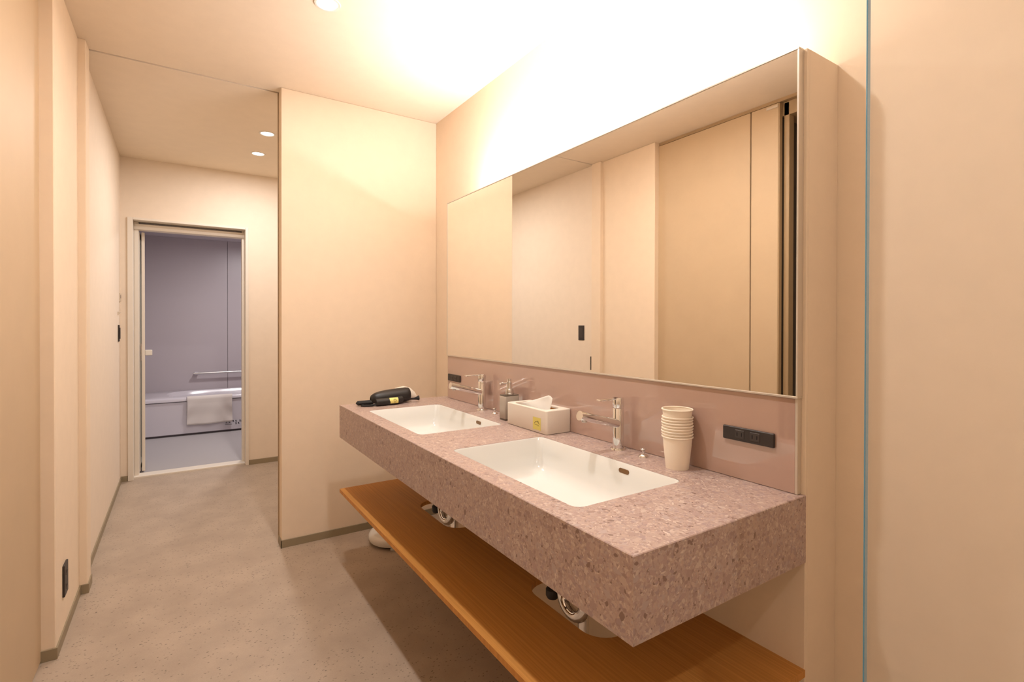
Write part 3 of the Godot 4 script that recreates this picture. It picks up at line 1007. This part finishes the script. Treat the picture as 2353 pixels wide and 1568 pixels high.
func counter_things() -> void:
	faucet(Vector3(1.1285, CY, -1.1324), "chrome single-lever faucet at the nearer basin, between tissue box and cups")
	faucet(Vector3(1.1275, CY, -1.9754), "chrome single-lever faucet at the far basin, beside the small dark outlet")
	for q in [[Vector3(1.1245, CY, -1.0267), "small chrome pop-up drain pull between near faucet and paper cups"], [Vector3(1.1256, CY, -1.860), "small chrome pop-up drain pull between far faucet and soap dispenser"]]:
		var t := thing("plug_puller", q[1], "plug puller", q[0], 0.0, "pop-up drain pulls")
		var st := new_st()
		lathe(st, [Vector2(0.0145, 0.0), Vector2(0.0145, 0.002), Vector2(0.0125, 0.0055), Vector2(0.006, 0.0085), Vector2(0.004, 0.010)], Vector3.ZERO, 28)
		obj("base", st, M.chrome, t)
		st = new_st()
		lathe(st, [Vector2(0.0035, 0.009), Vector2(0.0035, 0.016), Vector2(0.0055, 0.020), Vector2(0.0092, 0.0225), Vector2(0.0092, 0.0245), Vector2(0.006, 0.0265), Vector2(0.0005, 0.027)], Vector3.ZERO, 28)
		obj("knob", st, M.chrome, t)
	# soap dispenser
	var s := thing("soap_dispenser", "square grey-brown soap dispenser with silver pump behind the tissue box", "soap dispenser", Vector3(1.111, CY, -1.7235))
	var st := new_st()
	var rr := func(i: float, y: float) -> PackedVector3Array: return rrect(-0.034 + i, 0.034 - i, -0.0235 + i, 0.0235 - i, 0.006, y, 4)
	loft(st, [rr.call(0.0015, 0.006), rr.call(0.0, 0.008), rr.call(0.0, 0.094), rr.call(0.002, 0.097)], true, true)
	fan(st, rr.call(0.002, 0.097), Vector3.UP)
	obj("bottle", st, M.dispenser, s)
	st = new_st()
	loft(st, [rr.call(0.001, 0.0), rr.call(0.001, 0.006)], true, true)
	fan(st, rr.call(0.001, 0.0), Vector3.DOWN)
	obj("foot", st, M.dispenser_dark, s)
	st = new_st()
	loft(st, [rr.call(0.001, 0.097), rr.call(0.001, 0.100)], true, true)
	fan(st, rr.call(0.001, 0.100), Vector3.UP)
	obj("cap_plate", st, M.dispenser_dark, s)
	st = new_st()
	lathe(st, [Vector2(0.0175, 0.100), Vector2(0.0175, 0.106), Vector2(0.0165, 0.107), Vector2(0.0165, 0.122), Vector2(0.015, 0.124), Vector2(0.0005, 0.124)], Vector3.ZERO, 32)
	obj("collar", st, M.steel, s)
	st = new_st()
	lathe(st, [Vector2(0.0115, 0.124), Vector2(0.0115, 0.151), Vector2(0.0085, 0.1525), Vector2(0.0085, 0.163), Vector2(0.0005, 0.164)], Vector3.ZERO, 32)
	obj("pump_head", st, M.chrome, s)
	st = new_st()
	tube(st, [Vector3(-0.006, 0.147, 0.0), Vector3(-0.030, 0.148, 0.0), Vector3(-0.044, 0.146, 0.0)], 0.0034, 12)
	obj("nozzle", st, M.chrome, s)
	# tissue box
	var b := thing("tissue_box", "white rectangular tissue box with yellow label and a tissue standing up", "tissue box", Vector3(1.1125, CY, -1.531))
	st = new_st()
	var bo := func(i: float, y: float, r: float) -> PackedVector3Array: return rrect(-0.0545 + i, 0.0545 - i, -0.127 + i, 0.127 - i, r, y, 5)
	loft(st, [bo.call(0.001, 0.0015, 0.007), bo.call(0.0, 0.003, 0.008), bo.call(0.0, 0.081, 0.008)], true, true, 1)
	loft(st, [bo.call(0.0, 0.081, 0.008), bo.call(0.0015, 0.083, 0.007)], true, true, 2)
	var hole := rrect(-0.042, 0.030, -0.100, 0.100, 0.020, 0.083, 5)
	loft(st, [bo.call(0.0015, 0.083, 0.007), hole], true, true, 3)
	var hole2 := rrect(-0.042, 0.030, -0.100, 0.100, 0.020, 0.078, 5)
	loft(st, [hole, hole2], true, true, 4)
	fan(st, bo.call(0.001, 0.0015, 0.007), Vector3.DOWN)
	obj("box_body", st, M.box_board, b)
	st = new_st()
	loft(st, [bo.call(0.003, 0.078, 0.006), bo.call(0.003, 0.004, 0.006)], true, true)
	fan(st, bo.call(0.003, 0.055, 0.006), Vector3.UP)
	obj("inner_lining", st, M.box_inside, b)
	st = new_st()
	var lx := -0.0549
	for v in [[Vector3(lx, 0.010, 0.0464), Vector2(0, 1)], [Vector3(lx, 0.0535, 0.0464), Vector2(0, 0)], [Vector3(lx, 0.0535, 0.0936), Vector2(1, 0)], [Vector3(lx, 0.010, 0.0464), Vector2(0, 1)], [Vector3(lx, 0.0535, 0.0936), Vector2(1, 0)], [Vector3(lx, 0.010, 0.0936), Vector2(1, 1)]]:
		st.set_uv(v[1])
		st.add_vertex(v[0])
	obj("label", st, M.label_print, b, "small yellow label with a dark mountain mark and lettering")
	# tissue: a folded sheet pulled from the slot
	st = new_st()
	var rows := []
	for side in 2:
		for ii in 13:
			var i := ii if side == 0 else 12 - ii
			var v := float(i) / 12.0
			var ring := PackedVector3Array()
			for k in 21:
				var u := float(k) / 20.0
				# top edge climbs from the far end to a peak near the close end, then drops
				var top := pow(u / 0.93, 1.15) if u < 0.93 else 1.0 - 0.25 * (u - 0.93) / 0.07
				var z := lerpf(-0.095, 0.088, u) + 0.004 * sin(u * 6.0) * v
				var y := 0.055 + v * (0.026 + 0.048 * top)
				var x := -0.030 + 0.006 * u + 0.030 * v * u + 0.004 * sin(u * 7.0 + v * 4.0) * v
				ring.append(Vector3(x + (0.0012 if side == 1 else 0.0), y, z))
			rows.append(ring)
	rows.append(rows[0])
	loft(st, rows, false, false, 1)
	obj("tissue", st, M.tissue, b)
	st = new_st()
	rows = []
	for side in 2:
		for ii in 9:
			var i := ii if side == 0 else 8 - ii
			var v := float(i) / 8.0
			var ring := PackedVector3Array()
			for k in 17:
				var u := float(k) / 16.0
				ring.append(Vector3(lerpf(-0.038, 0.010, v) + 0.003 * sin(u * 8.0), 0.062 + 0.008 * sin(v * PI * 0.6) + 0.002 * sin(u * 9.0) - (0.0012 if side == 1 else 0.0), lerpf(-0.088, 0.082, u)))
			rows.append(ring)
	rows.append(rows[0])
	loft(st, rows, false, true, 1)
	obj("tissue_fold", st, M.tissue, b)
	# stack of paper cups
	var words := ["white paper cup at the bottom of the stack, its whole side showing", "second white paper cup from the bottom of the stack", "third white paper cup from the bottom of the stack", "fourth white paper cup up the stack from the counter", "fifth white paper cup, in the middle of the stack", "fourth white paper cup down from the top of the stack", "third white paper cup down from the top of the stack", "second white paper cup, just under the raised top cup", "topmost white paper cup of the stack, standing proud with its open mouth showing"]
	var proto: Node3D
	for i in 9:
		var y := CY + 0.0075 * i + (0.013 if i == 8 else 0.0)
		var cpos := Vector3(1.1185 + 0.0006 * sin(i * 2.1), y, -0.902 + 0.0006 * cos(i * 1.7))
		if i == 0:
			proto = thing("paper_cup", words[0], "cup", cpos, 0.0, "stacked paper cups")
			st = new_st()
			lathe(st, [Vector2(0.0285, 0.004), Vector2(0.0285, 0.0), Vector2(0.0300, 0.0), Vector2(0.0385, 0.084)], Vector3.ZERO, 40)
			lathe(st, [Vector2(0.0380, 0.084), Vector2(0.0292, 0.0055), Vector2(0.0005, 0.0055)], Vector3.ZERO, 40)
			lathe(st, [Vector2(0.0005, 0.004), Vector2(0.0285, 0.004)], Vector3.ZERO, 40)
			obj("cup_body", st, M.paper, proto)
			st = new_st()
			var prof := []
			for k in 13:
				var a := TAU * k / 12.0
				prof.append(Vector2(0.0392 + 0.0021 * cos(a), 0.0845 + 0.0021 * sin(a)))
			lathe(st, prof, Vector3.ZERO, 40)
			obj("rolled_rim", st, M.paper, proto)
		else:
			var o: Node3D = proto.duplicate()
			o.name = numbered("paper_cup")
			o.position = cpos
			o.rotation.y = i * 0.7
			o.set_meta("label", words[i])
			add_child(o)
	hair_dryer()


func hair_dryer() -> void:
	# a black folding dryer lying on its side at the far end of the counter
	var t := thing("hair_dryer", "black folding hair dryer lying at the far end of the counter", "hair dryer", Vector3(0.862, CY, -2.372))
	var st := new_st()
	var rings := []
	# barrel along x: narrow nozzle end at low x
	for q in [[-0.110, 0.008, 0.022, 0.020], [-0.106, 0.018, 0.026, 0.022], [-0.090, 0.026, 0.029, 0.029], [-0.065, 0.030, 0.031, 0.034], [-0.030, 0.032, 0.033, 0.037], [0.020, 0.033, 0.035, 0.039], [0.060, 0.033, 0.036, 0.040], [0.076, 0.031, 0.036, 0.038], [0.081, 0.026, 0.036, 0.032], [0.083, 0.004, 0.036, 0.006]]:
		var ring := PackedVector3Array()
		for k in 28:
			var a := TAU * k / 28.0
			ring.append(Vector3(q[0], q[2] + q[3] * 0.92 * sin(a) * (1.0 if sin(a) > 0 else 0.85), q[1] * 1.05 * cos(a)))
		rings.append(ring)
	loft(st, rings, true, false)
	obj("barrel", st, M.black_plastic, t)
	# folded handle lying in front of the barrel
	st = new_st()
	tube(st, [Vector3(-0.100, 0.0175, 0.046), Vector3(-0.060, 0.0180, 0.047), Vector3(0.000, 0.0195, 0.043), Vector3(0.028, 0.022, 0.034)], 0.0172, 24)
	obj("handle", st, M.black_plastic, t)
	# label wrapped on the handle
	st = new_st()
	st.set_smooth_group(1)
	for k in 8:
		for tri_ in [[[0, 0], [0, 1], [1, 1]], [[0, 0], [1, 1], [1, 0]]]:
			for v in tri_:
				var a := deg_to_rad(lerpf(-35.0, 62.0, (k + v[1]) / 8.0))
				var u: float = v[0]
				st.set_uv(Vector2(u, 1.0 - (k + v[1]) / 8.0))
				st.add_vertex(Vector3(lerpf(-0.038, 0.004, u), 0.0190 + 0.0178 * sin(a), 0.0447 + 0.0178 * cos(a)))
	obj("label", st, M.dryer_print, t, "pale yellow label with a small dark emblem")
	# nozzle block and the bundled cord on the left
	st = new_st()
	bx(st, Vector3(-0.178, 0.004, -0.012), Vector3(-0.095, 0.024, 0.016), 0.008)
	obj("nozzle", st, M.black_rubber, t)
	st = new_st()
	tube(st, [Vector3(-0.098, 0.010, 0.050), Vector3(-0.118, 0.0052, 0.046), Vector3(-0.142, 0.0052, 0.036), Vector3(-0.160, 0.0052, 0.026), Vector3(-0.150, 0.0052, 0.012)], 0.0045, 10)
	tube(st, [Vector3(-0.158, 0.0052, 0.034), Vector3(-0.130, 0.0052, 0.044), Vector3(-0.108, 0.0070, 0.040)], 0.0045, 10)
	obj("cord", st, M.black_rubber, t)
	st = new_st()
	tube(st, [Vector3(0.074, 0.018, 0.020), Vector3(0.095, 0.018, 0.022), Vector3(0.104, 0.018, 0.023)], 0.0038, 12)
	tube(st, [Vector3(0.100, 0.018, 0.0225), Vector3(0.112, 0.0185, 0.024), Vector3(0.122, 0.019, 0.025)], 0.0042, 14, true, 0.0125)
	obj("cord_guard", st, M.black_rubber, t, "flared black cord guard")
	# pale bundle behind it
	st = new_st()
	rings = []
	for q in [[-0.060, 0.004], [-0.055, 0.022], [-0.030, 0.033], [0.010, 0.036], [0.045, 0.031], [0.068, 0.020], [0.082, 0.008], [0.085, 0.002]]:
		var ring := PackedVector3Array()
		for k in 20:
			var a := TAU * k / 20.0
			ring.append(Vector3(q[0], maxf(0.0005, q[1] * (1.0 + sin(a))), 0.020 * cos(a) * clampf(q[1] / 0.02, 0.1, 1.0)))
		rings.append(ring)
	loft(st, rings, true, false)
	var w := obj("face_cloth", st, M.cloth_pale)
	w.position = Vector3(0.925, CY, -2.428)
	tag(w, "small pale rolled cloth lying right behind the black hair dryer", "cloth")


# ================================================================== below the counter
func under_counter() -> void:
	# shelf with two rounded cut-outs open to the wall
	var p := PackedVector2Array([Vector2(FX, Z1), Vector2(CX, Z1), Vector2(CX, Z0), Vector2(FX, Z0)])
	for h in [[-1.255, -0.918], [-2.080, -1.730]]:
		# near side first: run from the wall out, round the front, back to the wall
		var xf := 0.856
		var z1: float = h[1]
		var z0: float = h[0]
		p.append(Vector2(FX, z1))
		for i in 9:
			var a := PI / 2 * i / 8.0
			p.append(Vector2(xf + 0.07 - 0.07 * sin(a), z1 - 0.07 + 0.07 * cos(a)))
		for i in 9:
			var a := PI / 2 * i / 8.0
			p.append(Vector2(xf + 0.07 - 0.07 * cos(a), z0 + 0.07 - 0.07 * sin(a)))
		p.append(Vector2(FX, z0))
	var st := new_st()
	prism(st, p, 0.377, 0.393)
	tag(obj("wooden_shelf", st, M.wood), "long brown wooden shelf under the terrazzo counter with two pipe cut-outs", "shelf")
	var labels := ["chrome drain trap under the nearer basin passing through the shelf cut-out", "chrome drain trap under the far basin passing through the shelf cut-out"]
	var vl := ["black stop valve beside the nearer chrome trap", "black stop valve beside the far chrome trap"]
	for i in 2:
		var zc := -1.105 if i == 0 else -1.925
		var t := thing("drain_trap", labels[i], "drain trap", Vector3(0.93, 0.0, zc), 0.0, "chrome drain traps")
		st = new_st()
		var path := [Vector3(-0.04, 0.655, 0.0), Vector3(-0.04, 0.60, -0.02), Vector3(-0.01, 0.54, -0.052), Vector3(0, 0.50, -0.052)]
		for k in 13:
			var a := PI * k / 12.0
			path.append(Vector3(0, 0.402 - 0.050 * sin(a), -0.002 - 0.050 * cos(a)))
		path.append_array([Vector3(0, 0.47, 0.048)])
		for k in 9:
			var a := PI * k / 8.0
			path.append(Vector3(0.019 - 0.019 * cos(a), 0.50 + 0.032 * sin(a), 0.048 - 0.050 * k / 8.0))
		path.append_array([Vector3(0.038, 0.40, -0.002), Vector3(0.038, 0.003, -0.002)])
		tube(st, path, 0.0165, 18)
		obj("pipe", st, M.chrome, t)
		st = new_st()
		lathe(st, [Vector2(0.021, 0.455), Vector2(0.023, 0.46), Vector2(0.023, 0.485), Vector2(0.021, 0.49)], Vector3(0, 0, -0.052), 20)
		obj("nut", st, M.chrome, t)
		st = new_st()
		lathe(st, [Vector2(0.036, 0.0), Vector2(0.034, 0.006), Vector2(0.022, 0.012), Vector2(0.017, 0.014)], Vector3(0.038, 0, -0.002), 28)
		obj("floor_flange", st, M.white_plastic, t, "white floor flange of the drain pipe")
		t = thing("stop_valve", vl[i], "stop valve", Vector3(0.93, 0.374, zc - 0.098), 0.0, "black stop valves")
		st = new_st()
		lathe(st, [Vector2(0.0005, -0.018), Vector2(0.016, -0.016), Vector2(0.020, -0.008), Vector2(0.020, 0.010), Vector2(0.014, 0.016), Vector2(0.0005, 0.017)], Vector3.ZERO, 22)
		obj("knob", st, M.black_plastic, t)
		st = new_st()
		tube(st, [Vector3(0.0, 0.0, 0.0), Vector3(FX - 0.931, 0.0, 0.0)], 0.008, 14)
		obj("stem", st, M.chrome, t)
	# round white disc standing on low feet in the corner behind the shelf
	var w := thing("round_floor_base", "round white disc-shaped base on the floor below the far shelf end", "appliance base", Vector3(0.985, 0.0, -2.655))
	st = new_st()
	lathe(st, [Vector2(0.0005, 0.014), Vector2(0.137, 0.014), Vector2(0.143, 0.016), Vector2(0.147, 0.026), Vector2(0.147, 0.040), Vector2(0.140, 0.052), Vector2(0.128, 0.057), Vector2(0.0005, 0.060)], Vector3.ZERO, 48)
	obj("disc", st, M.white_plastic, w)
	for k in 4:
		var a := deg_to_rad(118.0 + 90.0 * k)
		st = new_st()
		bx(st, Vector3(-0.013, 0.0, -0.008), Vector3(0.013, 0.013, 0.008), 0.002)
		var f := obj("foot", st, M.white_plastic, w)
		f.position = Vector3(0.134 * cos(a), 0, 0.134 * sin(a))
		f.rotation.y = -a + PI / 2
	st = new_st()
	lathe(st, [Vector2(0.116, 0.0), Vector2(0.116, 0.014)], Vector3.ZERO, 40)
	obj("underside_ring", st, M.black_rubber, w, "black ring under the white disc")


# ================================================================== outlets, switches
# a plate in its own axes: width along x, height along y, facing +z
func plate(n: String, label: String, cat: String, w: float, h: float, at: Vector3, facing: Vector3, m: Material, group := "", thick := 0.007) -> Node3D:
	var t := thing(n, label, cat, at, 0.0, group)
	t.basis = Basis(Vector3.UP.cross(facing), Vector3.UP, facing)
	var st := new_st()
	bx(st, Vector3(-w / 2, -h / 2, 0), Vector3(w / 2, h / 2, thick), 0.0015)
	obj("cover_plate", st, m, t)
	return t


func socket(t: Node3D, x: float, y: float, upright := false) -> void:
	var st := new_st()
	bx(st, Vector3(x - 0.0125, y - 0.0105, 0.0062), Vector3(x + 0.0125, y + 0.0105, 0.0082), 0.0008)
	var f := obj("socket_face", st, M.outlet_face, t)
	for s in [-1, 1]:
		st = new_st()
		if upright:
			bx(st, Vector3(x - 0.0035, y + s * 0.0055 - 0.001, 0.0080), Vector3(x + 0.0035, y + s * 0.0055 + 0.001, 0.0085))
		else:
			bx(st, Vector3(x + s * 0.0060 - 0.0011, y - 0.0045, 0.0080), Vector3(x + s * 0.0060 + 0.0011, y + 0.0045, 0.0085))
		obj("slot", st, M.black_hole, f)


func wall_fittings() -> void:
	var left := Vector3(-1, 0, 0)
	var o := plate("wall_outlet", "dark double power outlet on the splashback at the right end by the cups", "outlet", 0.1335, 0.0335, Vector3(SX, 0.9018, -0.7264), left, M.outlet_dark, "dark splashback outlets")
	socket(o, -0.020, 0.0)
	socket(o, 0.020, 0.0)
	o = plate("wall_outlet", "small dark power outlet on the splashback behind the far faucet", "outlet", 0.134, 0.0335, Vector3(SX, 0.8981, -2.3187), left, M.outlet_dark, "dark splashback outlets")
	socket(o, -0.020, 0.0)
	socket(o, 0.020, 0.0)
	o = plate("floor_outlet", "dark outlet low on the cream wall beside the tan sliding door", "outlet", 0.072, 0.116, Vector3(XL, 0.2165, -2.515), Vector3(1, 0, 0), M.outlet_dark)
	socket(o, 0.0, 0.026)
	socket(o, 0.0, -0.026)
	o = plate("hall_switch", "dark rectangular light switch on the hall wall, reflected in the mirror", "switch", 0.070, 0.118, Vector3(XL, 1.0995, -3.105), Vector3(1, 0, 0), M.outlet_dark, "", 0.004)
	obj("rocker", box(Vector3(-0.020, -0.040, 0.0035), Vector3(0.020, 0.040, 0.0055), 0.001), M.outlet_face, o)
	o = plate("pull_recess", "slim dark door pull strip behind the slim jamb, reflected in the mirror", "door pull", 0.013, 0.105, Vector3(XL, 0.864, -2.992), Vector3(1, 0, 0), M.outlet_dark, "", 0.003)
	o = plate("bathroom_switch", "dark switch plate on the left hall wall just before the bathroom door", "switch", 0.070, 0.118, Vector3(XL, 1.0995, -4.568), Vector3(1, 0, 0), M.outlet_dark)
	obj("rocker", box(Vector3(-0.020, -0.040, 0.0065), Vector3(0.020, 0.040, 0.012), 0.002), M.outlet_face, o)
	o = plate("wall_remote", "small beige control panel above the dark switch by the bathroom door", "control panel", 0.060, 0.062, Vector3(XL, 1.357, -4.665), Vector3(1, 0, 0), M.mirror_trim)
	obj("display", box(Vector3(-0.018, -0.006, 0.0068), Vector3(0.018, 0.018, 0.0076), 0.0005), M.outlet_face, o)
	o = thing("wall_hook", "tiny pale wall hook between control panel and dark switch", "hook", Vector3(XL, 1.240, -4.515))
	var st := new_st()
	prism(st, PackedVector2Array([Vector2(0.0, -0.012), Vector2(0.018, -0.010), Vector2(0.018, -0.004), Vector2(0.004, 0.012), Vector2(0.0, 0.012)]), -0.006, 0.006, Transform3D(Basis(Vector3(1, 0, 0), Vector3(0, 0, 1), Vector3(0, -1, 0)), Vector3.ZERO))
	obj("hook_body", st, M.mirror_trim, o)
